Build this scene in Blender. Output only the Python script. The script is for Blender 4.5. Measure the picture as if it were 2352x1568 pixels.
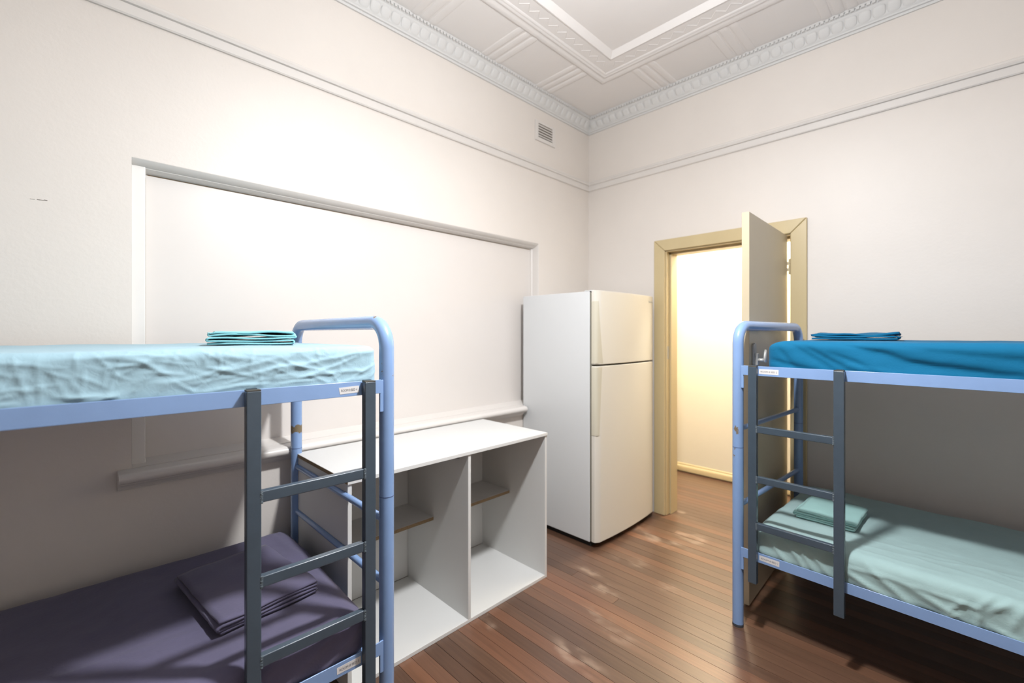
import bpy, bmesh, math, random
import numpy as np
from mathutils import Vector, Matrix, noise

for o in list(bpy.data.objects):
    bpy.data.objects.remove(o)
SC = bpy.context.scene
COL = SC.collection
random.seed(4)
R = math.radians

# ------------------------------------------------------------------ camera
cam = bpy.data.cameras.new('camera')
cam.sensor_width = 36.0
cam.lens = 1016.3 / 2352 * 36.0
cam.shift_y = -19.25 / 2352
cam.clip_start = 0.02
cam.dof.use_dof = True
cam.dof.focus_distance = 1.62
cam.dof.aperture_fstop = 1.7
camo = bpy.data.objects.new('camera', cam)
camo.location = (2.306, -3.244, 1.4016)
camo.rotation_euler = (R(90), 0, R(45.22))
COL.objects.link(camo)
SC.camera = camo

# ------------------------------------------------------------------ world, lamps, exposure
w = bpy.data.worlds.new('world')
SC.world = w
w.use_nodes = True
w.node_tree.nodes['Background'].inputs[0].default_value = (0.8, 0.85, 0.9, 1)
w.node_tree.nodes['Background'].inputs[1].default_value = 0.02


def lamp(name, loc, watts, col, rad):
    l = bpy.data.lights.new(name, 'POINT')
    l.energy = watts
    l.color = col
    l.shadow_soft_size = rad
    o = bpy.data.objects.new(name, l)
    o.location = loc
    COL.objects.link(o)
    return o


lamp('ceiling_lamp', (1.70, -2.08, 2.72), 88, (0.965, 0.98, 1.0), 0.07)
al = bpy.data.lights.new('ceiling_lamp_down_fill', 'AREA')      # added downward disk at the same lamp, evens out light on the walls
al.shape = 'DISK'
al.size = 0.15
al.energy = 56
al.color = (0.965, 0.98, 1.0)
ao = bpy.data.objects.new('ceiling_lamp_down_fill', al)
ao.location = (1.70, -2.08, 2.66)
COL.objects.link(ao)
lamp('hall_lamp', (0.92, 0.60, 2.62), 180, (1.0, 0.92, 0.76), 0.10)

SC.view_settings.view_transform = 'Standard'
SC.view_settings.look = 'None'
SC.view_settings.gamma = 1.0
SC.view_settings.use_curve_mapping = False
SC.view_settings.exposure = -0.06


# ------------------------------------------------------------------ materials
def lin(c):
    return tuple(((v / 255) / 12.92 if v / 255 <= 0.04045 else ((v / 255 + 0.055) / 1.055) ** 2.4) for v in c)


class NT:
    def __init__(s, m):
        m.use_nodes = True
        s.t = m.node_tree
        s.b = s.t.nodes['Principled BSDF']

    def n(s, typ, **kw):
        nd = s.t.nodes.new(typ)
        for k, v in kw.items():
            if hasattr(nd, k):
                setattr(nd, k, v)
            else:
                nd.inputs[k].default_value = v
        return nd

    def l(s, a, b):
        s.t.links.new(a, b)


def mat(name, rgb, rough=0.5, var=0.0, vscale=3.0, bump=0.0, bscale=60.0, spec=0.5, metal=0.0,
        rvar=0.0, sheen=0.0, coat=0.0, rgb2=None, stretch=None):
    m = bpy.data.materials.new(name)
    k = NT(m)
    c = lin(rgb)
    k.b.inputs['Base Color'].default_value = (*c, 1)
    k.b.inputs['Roughness'].default_value = rough
    k.b.inputs['Specular IOR Level'].default_value = spec
    k.b.inputs['Metallic'].default_value = metal
    if sheen:
        k.b.inputs['Sheen Weight'].default_value = sheen
    if coat:
        k.b.inputs['Coat Weight'].default_value = coat
        k.b.inputs['Coat Roughness'].default_value = 0.12
    tc = k.n('ShaderNodeTexCoord')
    vec = tc.outputs['Object']
    if stretch:
        mp = k.n('ShaderNodeMapping')
        mp.inputs['Scale'].default_value = stretch
        k.l(vec, mp.inputs['Vector'])
        vec = mp.outputs['Vector']
    if var or rgb2:
        nz = k.n('ShaderNodeTexNoise', Scale=vscale, Detail=6.0, Roughness=0.6)
        k.l(vec, nz.inputs['Vector'])
        mx = k.n('ShaderNodeMix', data_type='RGBA')
        c2 = lin(rgb2) if rgb2 else tuple(v * (1 - var) for v in c)
        mx.inputs[6].default_value = (*c, 1)
        mx.inputs[7].default_value = (*c2, 1)
        mr = k.n('ShaderNodeMapRange')
        mr.inputs['From Min'].default_value = 0.35
        mr.inputs['From Max'].default_value = 0.7
        k.l(nz.outputs['Fac'], mr.inputs['Value'])
        k.l(mr.outputs['Result'], mx.inputs[0])
        k.l(mx.outputs[2], k.b.inputs['Base Color'])
        if rvar:
            ma = k.n('ShaderNodeMapRange')
            ma.inputs['To Min'].default_value = rough - rvar
            ma.inputs['To Max'].default_value = rough + rvar
            k.l(nz.outputs['Fac'], ma.inputs['Value'])
            k.l(ma.outputs['Result'], k.b.inputs['Roughness'])
    if bump:
        nb = k.n('ShaderNodeTexNoise', Scale=bscale, Detail=4.0, Roughness=0.55)
        k.l(vec, nb.inputs['Vector'])
        bp = k.n('ShaderNodeBump', Strength=bump, Distance=0.01)
        k.l(nb.outputs['Fac'], bp.inputs['Height'])
        k.l(bp.outputs['Normal'], k.b.inputs['Normal'])
    return m


def spots_node(k, pts, vec, distort=0.022, dscale=70.0):
    """mask (0..1) of irregular blotches at pts = [(x,y,z,radius)] in object space"""
    nz = k.n('ShaderNodeTexNoise', Scale=dscale, Detail=5.0, Roughness=0.75)
    k.l(vec, nz.inputs['Vector'])
    sub = k.n('ShaderNodeVectorMath', operation='SUBTRACT')
    k.l(nz.outputs['Color'], sub.inputs[0])
    sub.inputs[1].default_value = (0.5, 0.5, 0.5)
    sc = k.n('ShaderNodeVectorMath', operation='SCALE')
    k.l(sub.outputs[0], sc.inputs[0])
    sc.inputs['Scale'].default_value = distort * 2
    ad = k.n('ShaderNodeVectorMath', operation='ADD')
    k.l(vec, ad.inputs[0])
    k.l(sc.outputs[0], ad.inputs[1])
    acc = None
    for (x, y, z, r) in pts:
        d = k.n('ShaderNodeVectorMath', operation='DISTANCE')
        k.l(ad.outputs[0], d.inputs[0])
        d.inputs[1].default_value = (x, y, z)
        lt = k.n('ShaderNodeMath', operation='LESS_THAN')
        k.l(d.outputs['Value'], lt.inputs[0])
        lt.inputs[1].default_value = r
        if acc is None:
            acc = lt.outputs[0]
        else:
            mx = k.n('ShaderNodeMath', operation='MAXIMUM')
            k.l(acc, mx.inputs[0])
            k.l(lt.outputs[0], mx.inputs[1])
            acc = mx.outputs[0]
    return acc


def chipped(name, rgb, rough, pts, chip=(112, 98, 74)):
    m = mat(name, rgb, rough, var=0.06, vscale=9, bump=0.03, bscale=30, coat=0.3)
    if pts:
        k = NT(m)
        tc = k.n('ShaderNodeTexCoord')
        acc = spots_node(k, pts, tc.outputs['Object'])
        mx = k.n('ShaderNodeMix', data_type='RGBA')
        src = k.b.inputs['Base Color'].links[0].from_socket
        k.l(src, mx.inputs[6])
        mx.inputs[7].default_value = (*lin(chip), 1)
        k.l(acc, mx.inputs[0])
        k.l(mx.outputs[2], k.b.inputs['Base Color'])
        rr = k.n('ShaderNodeMapRange')
        rr.inputs['To Min'].default_value = rough
        rr.inputs['To Max'].default_value = 0.7
        k.l(acc, rr.inputs['Value'])
        k.l(rr.outputs['Result'], k.b.inputs['Roughness'])
    return m


WALL = (221, 214, 207)
M = {}
M['wall'] = mat('wall_paint', WALL, 0.46, var=0.05, vscale=1.3, bump=0.06, bscale=55, spec=0.35)
M['ceil'] = mat('ceiling_paint', (232, 228, 225), 0.7, var=0.03, vscale=2, bump=0.03)
M['cornice'] = mat('cornice_paint', (210, 209, 207), 0.6, var=0.03, vscale=6)
M['trimw'] = mat('trim_gloss', (216, 211, 206), 0.35, var=0.03, vscale=5, bump=0.02, bscale=20)
M['stilew'] = mat('stile_gloss', (226, 223, 219), 0.35, var=0.03, vscale=5, bump=0.02, bscale=20)
M['panel'] = mat('boarded_panel', (217, 211, 206), 0.4, var=0.025, vscale=2, bump=0.02, bscale=12)
M['cream'] = mat('cream_gloss', (196, 178, 138), 0.35, var=0.06, vscale=6, bump=0.03, bscale=25, stretch=(1, 1, 0.3))
M['leaf'] = mat('door_gloss', (186, 172, 146), 0.35, var=0.05, vscale=4, bump=0.02, bscale=20)
M['hall'] = mat('hall_paint', (214, 206, 186), 0.6, var=0.04, vscale=2)
M['blue'] = mat('blue_enamel', (128, 157, 200), 0.28, var=0.07, vscale=7, bump=0.04, bscale=24, coat=0.3)
M['ladder'] = mat('grey_enamel', (66, 78, 89), 0.24, var=0.10, vscale=14, bump=0.06, bscale=35)
M['white'] = mat('white_melamine', (208, 208, 206), 0.45, var=0.02, vscale=3)
M['raw'] = mat('raw_chipboard', (150, 128, 98), 0.85, var=0.35, vscale=160)
M['clip'] = mat('dark_clip', (92, 92, 90), 0.6, var=0.1)
M['fridge'] = mat('fridge_enamel', (208, 210, 211), 0.3, var=0.015, vscale=3, bump=0.015, bscale=160)
M['fdoor'] = mat('fridge_door_enamel', (212, 208, 198), 0.3, var=0.015, vscale=3, bump=0.015, bscale=160)
M['fhandle'] = mat('fridge_handle', (196, 190, 172), 0.45, var=0.03)
M['black'] = mat('black_rubber', (26, 25, 24), 0.7, var=0.2, vscale=20)
M['badge'] = mat('badge_grey', (178, 176, 168), 0.5, var=0.1)
M['gasket'] = mat('gasket_grey', (120, 116, 104), 0.6, var=0.1)
M['chrome'] = mat('satin_metal', (176, 175, 171), 0.4, var=0.1, vscale=12, metal=0.35)
M['hinge'] = mat('painted_hinge', (186, 172, 140), 0.4, var=0.1)
M['paper'] = mat('sticker_paper', (212, 210, 209), 0.6, var=0.03, vscale=12)
M['ink'] = mat('sticker_ink', (92, 92, 96), 0.7, var=0.05)
M['dark'] = mat('dark_void', (40, 34, 30), 0.9, var=0.2)
M['joint'] = mat('dark_joint_blue', (74, 92, 130), 0.6, var=0.1)  # darker blue for the joint line round each post
M['ventback'] = mat('vent_void', (120, 112, 102), 0.9, var=0.1)
M['foot'] = mat('rubber_foot', (62, 62, 66), 0.8, var=0.1)
M['capbrown'] = mat('plastic_cap', (66, 62, 54), 0.6, var=0.1)
M['weld'] = mat('weld_metal', (88, 100, 108), 0.4, var=0.3, vscale=120, bump=0.5, bscale=220)
M['scuff'] = mat('scuff_mark', (140, 134, 126), 0.8, var=0.3, vscale=90)


def fabric(name, rgb, rough=0.85, sheen=0.15, var=0.08):
    m = mat(name, rgb, rough, var=var, vscale=5, sheen=sheen, spec=0.25)
    k = NT(m)
    tc = k.n('ShaderNodeTexCoord')
    n1 = k.n('ShaderNodeTexNoise', Scale=42.0, Detail=4.0, Roughness=0.62)
    n1.inputs['Distortion'].default_value = 1.2
    n2 = k.n('ShaderNodeTexNoise', Scale=900.0, Detail=1.0)
    k.l(tc.outputs['Object'], n1.inputs['Vector'])
    k.l(tc.outputs['Object'], n2.inputs['Vector'])
    ma = k.n('ShaderNodeMath', operation='MULTIPLY_ADD')
    k.l(n2.outputs['Fac'], ma.inputs[0])
    ma.inputs[1].default_value = 0.06
    k.l(n1.outputs['Fac'], ma.inputs[2])
    bp = k.n('ShaderNodeBump', Strength=0.18, Distance=0.006)
    k.l(ma.outputs[0], bp.inputs['Height'])
    k.l(bp.outputs['Normal'], k.b.inputs['Normal'])
    return m


M['aqua'] = fabric('aqua_sheet', (154, 185, 198))
M['aqua2'] = fabric('turquoise_sheet', (136, 196, 202))
M['azure'] = fabric('azure_sheet', (0, 94, 132), sheen=0.05)
M['plum'] = fabric('plum_sheet', (94, 90, 114))
M['sage'] = fabric('sage_sheet', (152, 178, 177))
M['sage2'] = fabric('mint_sheet', (150, 190, 186))


def floor_material():
    m = bpy.data.materials.new('jarrah_boards')
    k = NT(m)
    geo = k.n('ShaderNodeNewGeometry')
    oi = k.n('ShaderNodeObjectInfo')
    # per-board offset of the grain
    off = k.n('ShaderNodeVectorMath', operation='SCALE')
    off.inputs[0].default_value = (13.0, 7.0, 3.0)
    k.l(oi.outputs['Random'], off.inputs['Scale'])
    ad = k.n('ShaderNodeVectorMath', operation='ADD')
    k.l(geo.outputs['Position'], ad.inputs[0])
    k.l(off.outputs[0], ad.inputs[1])
    mp = k.n('ShaderNodeMapping')
    mp.inputs['Scale'].default_value = (1.6, 38.0, 1.0)
    k.l(ad.outputs[0], mp.inputs['Vector'])
    g = k.n('ShaderNodeTexNoise', Scale=1.6, Detail=7.0, Roughness=0.62)
    g.inputs['Distortion'].default_value = 0.6
    k.l(mp.outputs[0], g.inputs['Vector'])
    ramp = k.n('ShaderNodeValToRGB')
    e = ramp.color_ramp.elements
    e[0].position, e[0].color = 0.0, (*lin((86, 62, 48)), 1)
    e[1].position, e[1].color = 1.0, (*lin((134, 92, 66)), 1)
    e.new(0.35).color = (*lin((94, 68, 53)), 1)
    e.new(0.6).color = (*lin((102, 75, 58)), 1)
    e.new(0.85).color = (*lin((112, 77, 58)), 1)
    k.l(oi.outputs['Random'], ramp.inputs['Fac'])
    gm = k.n('ShaderNodeMapRange')
    gm.inputs['From Min'].default_value = 0.25
    gm.inputs['From Max'].default_value = 0.75
    gm.inputs['To Min'].default_value = 0.72
    gm.inputs['To Max'].default_value = 1.22
    k.l(g.outputs['Fac'], gm.inputs['Value'])
    mul = k.n('ShaderNodeMix', data_type='RGBA', blend_type='MULTIPLY')
    mul.inputs[0].default_value = 1.0
    k.l(ramp.outputs['Color'], mul.inputs[6])
    k.l(gm.outputs['Result'], mul.inputs[7])
    # worn pale patches, longer along the grain
    ws = k.n('ShaderNodeMapping')
    ws.inputs['Scale'].default_value = (1.0, 1.9, 1.0)
    k.l(geo.outputs['Position'], ws.inputs['Vector'])
    nz = k.n('ShaderNodeTexNoise', Scale=9.0, Detail=3.0, Roughness=0.5)
    k.l(ws.outputs[0], nz.inputs['Vector'])
    nm = k.n('ShaderNodeMapRange', interpolation_type='SMOOTHSTEP')
    nm.inputs['From Min'].default_value = 0.40
    nm.inputs['From Max'].default_value = 0.72
    k.l(nz.outputs['Fac'], nm.inputs['Value'])
    acc = None
    for (x, y, r) in [(0.60, -0.37, .13), (0.78, -1.10, .10), (0.95, -1.17, .11), (1.04, -1.39, .10), (1.21, -0.92, .10),
                      (1.11, -1.70, .13), (1.22, -1.71, .10), (0.84, -0.42, .16), (1.20, -1.45, .09), (0.70, -1.83, .07),
                      (0.96, -0.43, .16), (0.88, -0.80, .12), (1.05, -0.25, .2), (0.8, 0.1, .12)]:
        d = k.n('ShaderNodeVectorMath', operation='DISTANCE')
        k.l(ws.outputs[0], d.inputs[0])
        d.inputs[1].default_value = (x, y * 1.9, 0)
        mr = k.n('ShaderNodeMapRange', interpolation_type='SMOOTHSTEP')
        mr.inputs['From Min'].default_value = r * 1.3
        mr.inputs['From Max'].default_value = r * 0.3
        k.l(d.outputs['Value'], mr.inputs['Value'])
        if acc is None:
            acc = mr.outputs['Result']
        else:
            mx = k.n('ShaderNodeMath', operation='MAXIMUM')
            k.l(acc, mx.inputs[0])
            k.l(mr.outputs['Result'], mx.inputs[1])
            acc = mx.outputs[0]
    wm = k.n('ShaderNodeMath', operation='MULTIPLY')
    k.l(acc, wm.inputs[0])
    k.l(nm.outputs['Result'], wm.inputs[1])
    wf = k.n('ShaderNodeMath', operation='MULTIPLY')
    k.l(wm.outputs[0], wf.inputs[0])
    wf.inputs[1].default_value = 0.5
    mw = k.n('ShaderNodeMix', data_type='RGBA')
    k.l(wf.outputs[0], mw.inputs[0])
    k.l(mul.outputs[2], mw.inputs[6])
    mw.inputs[7].default_value = (*lin((176, 152, 132)), 1)
    k.l(mw.outputs[2], k.b.inputs['Base Color'])
    rn = k.n('ShaderNodeMapRange')
    rn.inputs['To Min'].default_value = 0.24
    rn.inputs['To Max'].default_value = 0.42
    k.l(g.outputs['Fac'], rn.inputs['Value'])
    ra = k.n('ShaderNodeMath', operation='MULTIPLY_ADD')
    k.l(wm.outputs[0], ra.inputs[0])
    ra.inputs[1].default_value = 0.25
    k.l(rn.outputs['Result'], ra.inputs[2])
    k.l(ra.outputs[0], k.b.inputs['Roughness'])
    k.b.inputs['Coat Weight'].default_value = 0.7
    k.b.inputs['Coat Roughness'].default_value = 0.3
    bp = k.n('ShaderNodeBump', Strength=0.06, Distance=0.01)
    k.l(g.outputs['Fac'], bp.inputs['Height'])
    k.l(bp.outputs['Normal'], k.b.inputs['Normal'])
    return m


M['boards'] = floor_material()


# ------------------------------------------------------------------ mesh helpers
class MB:
    def __init__(s):
        s.v, s.f = [], []

    def box(s, x0, x1, y0, y1, z0, z1):
        i = len(s.v)
        s.v += [(x, y, z) for z in (z0, z1) for y in (y0, y1) for x in (x0, x1)]
        s.f += [tuple(i + a for a in q) for q in ((0, 2, 3, 1), (4, 5, 7, 6), (0, 1, 5, 4), (2, 6, 7, 3), (0, 4, 6, 2), (1, 3, 7, 5))]
        return s

    def prism(s, poly, axis, a, b):
        """poly of 2D points in the two axes other than `axis` (in order), swept from a to b"""
        i, n = len(s.v), len(poly)
        for t in (a, b):
            for (p, q) in poly:
                s.v.append((t, p, q) if axis == 0 else (p, t, q) if axis == 1 else (p, q, t))
        s.f.append(tuple(range(i, i + n)))
        s.f.append(tuple(range(i + 2 * n - 1, i + n - 1, -1)))
        for k in range(n):
            s.f.append((i + k, i + (k + 1) % n, i + n + (k + 1) % n, i + n + k))
        return s

    def tube(s, path, r, n=16, cap=True):
        P = [Vector(p) for p in path]
        rs = r if isinstance(r, (list, tuple)) else [r] * len(P)
        i0 = len(s.v)
        t0 = (P[1] - P[0]).normalized()
        ref = Vector((0, 0, 1)) if abs(t0.z) < 0.9 else Vector((1, 0, 0))
        u = t0.cross(ref).normalized()
        for k, p in enumerate(P):
            t = (P[min(k + 1, len(P) - 1)] - P[max(k - 1, 0)]).normalized()
            u = (u - t * u.dot(t)).normalized()
            vv = t.cross(u)
            for j in range(n):
                a = 2 * math.pi * j / n
                s.v.append(tuple(p + (u * math.cos(a) + vv * math.sin(a)) * rs[k]))
        for k in range(len(P) - 1):
            for j in range(n):
                a, b = i0 + k * n + j, i0 + k * n + (j + 1) % n
                s.f.append((a, b, b + n, a + n))
        if cap:
            s.f.append(tuple(range(i0 + n - 1, i0 - 1, -1)))
            s.f.append(tuple(range(i0 + (len(P) - 1) * n, i0 + len(P) * n)))
        return s

    def ring(s, prof, x0, x1, y0, y1, closed=False):
        """profile of (inset, z) swept round the rectangle of the room with mitred corners"""
        i = len(s.v)
        n = len(prof)
        for (d, z) in prof:
            s.v += [(x0 + d, y1 - d, z), (x1 - d, y1 - d, z), (x1 - d, y0 + d, z), (x0 + d, y0 + d, z)]
        for k in range(n if closed else n - 1):
            a, b = i + 4 * k, i + 4 * ((k + 1) % n)
            for j in range(4):
                s.f.append((a + j, a + (j + 1) % 4, b + (j + 1) % 4, b + j))
        return s

    def mesh(s, name, recalc=True):
        me = bpy.data.meshes.new(name)
        me.from_pydata(s.v, [], s.f)
        if recalc:
            bm = bmesh.new()
            bm.from_mesh(me)
            bmesh.ops.recalc_face_normals(bm, faces=bm.faces)
            bm.to_mesh(me)
            bm.free()
        return me

    def build(s, name, m, parent=None, smooth=False, bevel=0.0, seg=2, recalc=True):
        me = s.mesh(name, recalc)
        return put(name, me, m, parent, smooth, bevel, seg)


def put(name, me, m, parent=None, smooth=False, bevel=0.0, seg=2):
    if m is not None and not me.materials:
        me.materials.append(M[m] if isinstance(m, str) else m)
    o = bpy.data.objects.new(name, me)
    COL.objects.link(o)
    if parent is not None:
        o.parent = parent
    if smooth:
        for p in me.polygons:
            p.use_smooth = True
    if bevel:
        b = o.modifiers.new('bevel', 'BEVEL')
        b.width = bevel
        b.segments = seg
        b.limit_method = 'ANGLE'
        b.angle_limit = R(40)
        for p in me.polygons:
            p.use_smooth = True
        wn = o.modifiers.new('wn', 'WEIGHTED_NORMAL')
        wn.keep_sharp = True
    return o


def box(name, m, parent, x0, x1, y0, y1, z0, z1, bevel=0.0, seg=2):
    return MB().box(x0, x1, y0, y1, z0, z1).build(name, m, parent, bevel=bevel, seg=seg)


def smooth_by_angle(o, deg=35):
    me = o.data
    for p in me.polygons:
        p.use_smooth = True
    me.set_sharp_from_angle(angle=R(deg))


def empty(name, loc, rz=0.0):
    o = bpy.data.objects.new(name, None)
    o.location = loc
    o.rotation_euler = (0, 0, rz)
    o.empty_display_size = 0.1
    COL.objects.link(o)
    return o


def tag(o, label, cat, group=None):
    o['label'] = label
    o['category'] = cat
    if group:
        o['group'] = group
    return o


def struct(o, label=None):
    o['kind'] = 'structure'
    if label:
        o['label'] = label
    return o


# ================================================================== THE ROOM
RX, RY = 3.95, -5.30          # right wall x, front wall y
CZ = 3.266                    # ceiling
WT = 0.14                     # wall thickness
# window opening in the left wall, doorway in the back wall
WY0, WY1, WZ0, WZ1 = -3.079, -0.663, 0.858, 2.098
DX0, DX1, DZ = 0.722, 1.556, 2.03
TOP = 3.33

wl = MB()
wl.box(-WT, 0, RY - WT, WY0, -0.05, TOP).box(-WT, 0, WY1, WT, -0.05, TOP)
wl.box(-WT, 0, WY0, WY1, -0.05, 0.80).box(-WT, 0, WY0, WY1, WZ1, TOP)
wall_left = struct(wl.build('wall_left', 'wall'))
wb = MB()
wb.box(0, DX0, 0, WT, -0.05, TOP).box(DX1, RX + WT, 0, WT, -0.05, TOP).box(DX0, DX1, 0, WT, DZ, TOP)
wall_back = struct(wb.build('wall_back', 'wall'))
struct(box('wall_right', 'wall', None, RX, RX + WT, RY - WT, 0, -0.05, TOP))
struct(box('wall_front', 'wall', None, 0, RX, RY - WT, RY, -0.05, TOP))

# scuff on the left wall
sc = MB()
for (y0, y1, z, h) in [(-3.352, -3.340, 1.8745, .0016), (-3.335, -3.327, 1.8750, .0028), (-3.327, -3.318, 1.8755, .002), (-3.318, -3.309, 1.8765, .003)]:
    sc.box(0.0, 0.0006, y0, y1, z, z + h)
sc.build('scuff_mark', 'scuff', wall_left)

# ---- floor: boards along x
floor = struct(box('floor', 'dark', None, -WT, RX + WT, RY - WT, WT, -0.06, -0.021))
BW = 0.063
unit = MB().box(0, 1, 0.0007, BW - 0.0007, -0.02, 0).mesh('floorboard')
unit.materials.append(M['boards'])
row = 0
y = 0.0 + BW * 2
while y > RY:
    y -= BW
    if y + BW > WT + 0.001:
        pass
    x0 = 0.0
    cuts = [0.0]
    c = random.uniform(0.5, 2.8)
    if y < -BW and random.random() < 0.45:
        cuts.append(c if random.random() < .3 else random.uniform(2.2, 3.2))
    cuts.append(RX)
    for a, b in zip(cuts[:-1], cuts[1:]):
        o = bpy.data.objects.new('floorboard', unit)
        o.location = (a + 0.0006, y, random.uniform(-0.0006, 0))
        o.scale = (b - a - 0.0012, 1, 1)
        o.parent = floor
        COL.objects.link(o)

# ---- ceiling with its frame of mouldings
ce = MB()
ce.ring([(-WT, CZ), (0.50, CZ), (0.50, CZ + 0.006), (0.628, CZ + 0.006), (0.638, CZ + 0.005), (0.672, CZ + 0.030), (0.680, CZ + 0.030)], 0, RX, RY, 0)
i = len(ce.v)
ce.v += [(0.68, -0.68, CZ + .03), (RX - .68, -0.68, CZ + .03), (RX - .68, RY + .68, CZ + .03), (.68, RY + .68, CZ + .03)]
ce.f.append((i, i + 1, i + 2, i + 3))
ce.box(-WT, RX + WT, RY - WT, WT, CZ + 0.05, CZ + 0.1)
ceiling = struct(ce.build('ceiling', 'ceil'))
md = MB().ring([(0.425, CZ), (0.434, CZ - .006), (0.446, CZ - .008), (0.464, CZ - .003), (0.470, CZ - .001), (0.480, CZ - .001), (0.485, CZ - .004),
                (0.493, CZ - .004), (0.498, CZ + .000), (0.508, CZ - .002), (0.514, CZ - .001), (0.522, CZ + .006)], 0, RX, RY, 0)
o = md.build('ceiling_moulding', 'ceil', ceiling)
smooth_by_angle(o, 50)
o = MB().ring([(0.624, CZ + .006), (0.632, CZ + .002), (0.640, CZ + .001), (0.676, CZ + .031)], 0, RX, RY, 0).build('inner_moulding', 'ceil', ceiling)


def rib_mesh():
    """one half-round ridge of a ceiling rib, from inset .06 to .43 along local x, with a rounded inner end"""
    mb = MB()
    n, wd, h = 8, 0.026, 0.0058
    xs = [0.055] + [0.385 + 0.045 * math.sin(a) for a in np.linspace(0, math.pi / 2, 7)]
    sc = [1] + [max(0.02, math.cos(a)) for a in np.linspace(0, math.pi / 2, 7)]
    for x, q in zip(xs, sc):
        for j in range(n + 1):
            a = math.pi * j / n
            mb.v.append((x, -math.cos(a) * wd * (0.6 + 0.4 * q), -math.sin(a) * h * q))
    for k in range(len(xs) - 1):
        for j in range(n):
            a = k * (n + 1) + j
            mb.f.append((a, a + 1, a + n + 2, a + n + 1))
    me = mb.mesh('rib', True)
    for p in me.polygons:
        p.use_smooth = True
    me.materials.append(M['ceil'])
    return me


ribm = rib_mesh()


def rib(loc, rz):
    o = bpy.data.objects.new('ceiling_rib', ribm)
    o.location = loc
    o.rotation_euler = (0, 0, rz)
    o.parent = ceiling
    COL.objects.link(o)


for c in np.arange(-0.69, RY + 0.6, -0.54):
    for dd in (-0.062, 0, 0.062):
        rib((0, c + dd, CZ), 0)
for c in np.arange(0.755, RX - 0.5, 0.533):
    for dd in (-0.062, 0, 0.062):
        rib((c + dd, 0, CZ), R(-90))

# zigzag relief in the flat band
zz = MB()
def zig(along, a, b):
    n = int(abs(b - a) / 0.042)
    pts = []
    for k in range(n + 1):
        t = a + (b - a) * k / n
        d = 0.572 + (0.022 if k % 2 else -0.022)
        pts.append((d, t) if along == 'y' else (t, -d))
    for p, q in zip(pts[:-1], pts[1:]):
        dx, dy = q[0] - p[0], q[1] - p[1]
        L = math.hypot(dx, dy)
        nx, ny = -dy / L * 0.0022, dx / L * 0.0022
        i = len(zz.v)
        zt, zb = CZ + 0.006, CZ + 0.0038
        zz.v += [(p[0] + nx, p[1] + ny, zt), (q[0] + nx, q[1] + ny, zt), (q[0] - nx, q[1] - ny, zt), (p[0] - nx, p[1] - ny, zt), (p[0], p[1], zb), (q[0], q[1], zb)]
        zz.f += [(i, i + 1, i + 5, i + 4), (i + 3, i + 4, i + 5, i + 2)]
zig('y', -0.60, -3.9)
zig('x', 0.60, 3.0)
zz.build('zigzag_relief', 'ceil', ceiling)

# ---- cornice (ring round the room) with eggs and bead row
co = MB().ring([(0, 3.148), (0.010, 3.148), (0.012, 3.160), (0.020, 3.163), (0.021, 3.172), (0.026, 3.176), (0.030, 3.190), (0.040, 3.212), (0.050, 3.226),
                (0.058, 3.232), (0.060, 3.240), (0.066, 3.244), (0.067, 3.254), (0.074, 3.257), (0.074, CZ)], 0, RX, RY, 0)
cornice = struct(co.build('trim_1', 'cornice'), 'white moulded plaster cornice round the ceiling')
smooth_by_angle(cornice, 40)
eg = MB()
n1, n2 = 14, 6
for a in range(n2 + 1):
    ph = math.pi / 2 * a / n2
    for b in range(n1):
        th = 2 * math.pi * b / n1
        cc, ss = math.cos(th), math.sin(th)
        x = math.copysign(abs(cc) ** 0.7, cc) * math.cos(ph) ** 0.6
        z = math.copysign(abs(ss) ** (0.5 if ss > 0 else 0.9), ss) * math.cos(ph) ** 0.6
        eg.v.append((x * 0.0305, math.sin(ph) * 0.0085, z * 0.034))
for a in range(n2):
    for b in range(n1):
        p, q = a * n1 + b, a * n1 + (b + 1) % n1
        eg.f.append((p, q, q + n1, p + n1))
egm = eg.mesh('egg_ornament')
for p in egm.polygons:
    p.use_smooth = True
egm.materials.append(M['cornice'])
SP = 0.064
def egg(loc, rz):
    o = bpy.data.objects.new('egg_ornament', egm)
    o.location = loc
    o.rotation_euler = (R(-33), 0, rz)
    o.parent = cornice
    COL.objects.link(o)
for k in range(46):
    egg((0.036, -0.075 - SP * k, 3.203), R(-90))
for k in range(46):
    egg((0.075 + SP * k, -0.036, 3.203), R(180))
bd = MB()
for k in range(130):
    t = 0.08 + 0.024 * k
    bd.box(0.060, 0.078, -t - 0.008, -t + 0.008, 3.243, 3.2565)
    bd.box(t - 0.008, t + 0.008, -0.078, -0.060, 3.243, 3.2565)
o = bd.build('bead_row', 'cornice', cornice)
o['kind'] = 'stuff'

# ---- picture rail
pr = MB().ring([(0, 2.736), (0.005, 2.732), (0.006, 2.722), (0.020, 2.716), (0.026, 2.706), (0.022, 2.697), (0.013, 2.694), (0.013, 2.656), (0.009, 2.650), (0, 2.650)], 0, RX, RY, 0)
o = struct(pr.build('trim_2', 'trimw'), 'painted picture rail running round the walls')
smooth_by_angle(o, 30)

# ---- baseboards
MBp = MB()
MBp.prism([(0.0, 0.0), (0.018, 0.0), (0.018, .12), (0.010, .14), (0.0, .14)], 1, RY, 0.0)
struct(MBp.build('baseboard_left', 'trimw', None, bevel=0.002))
sk = MB()
sk.box(1.652, RX, -0.018, 0, 0, 0.14)
struct(sk.build('baseboard_back', 'trimw', None, bevel=0.004))

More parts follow.
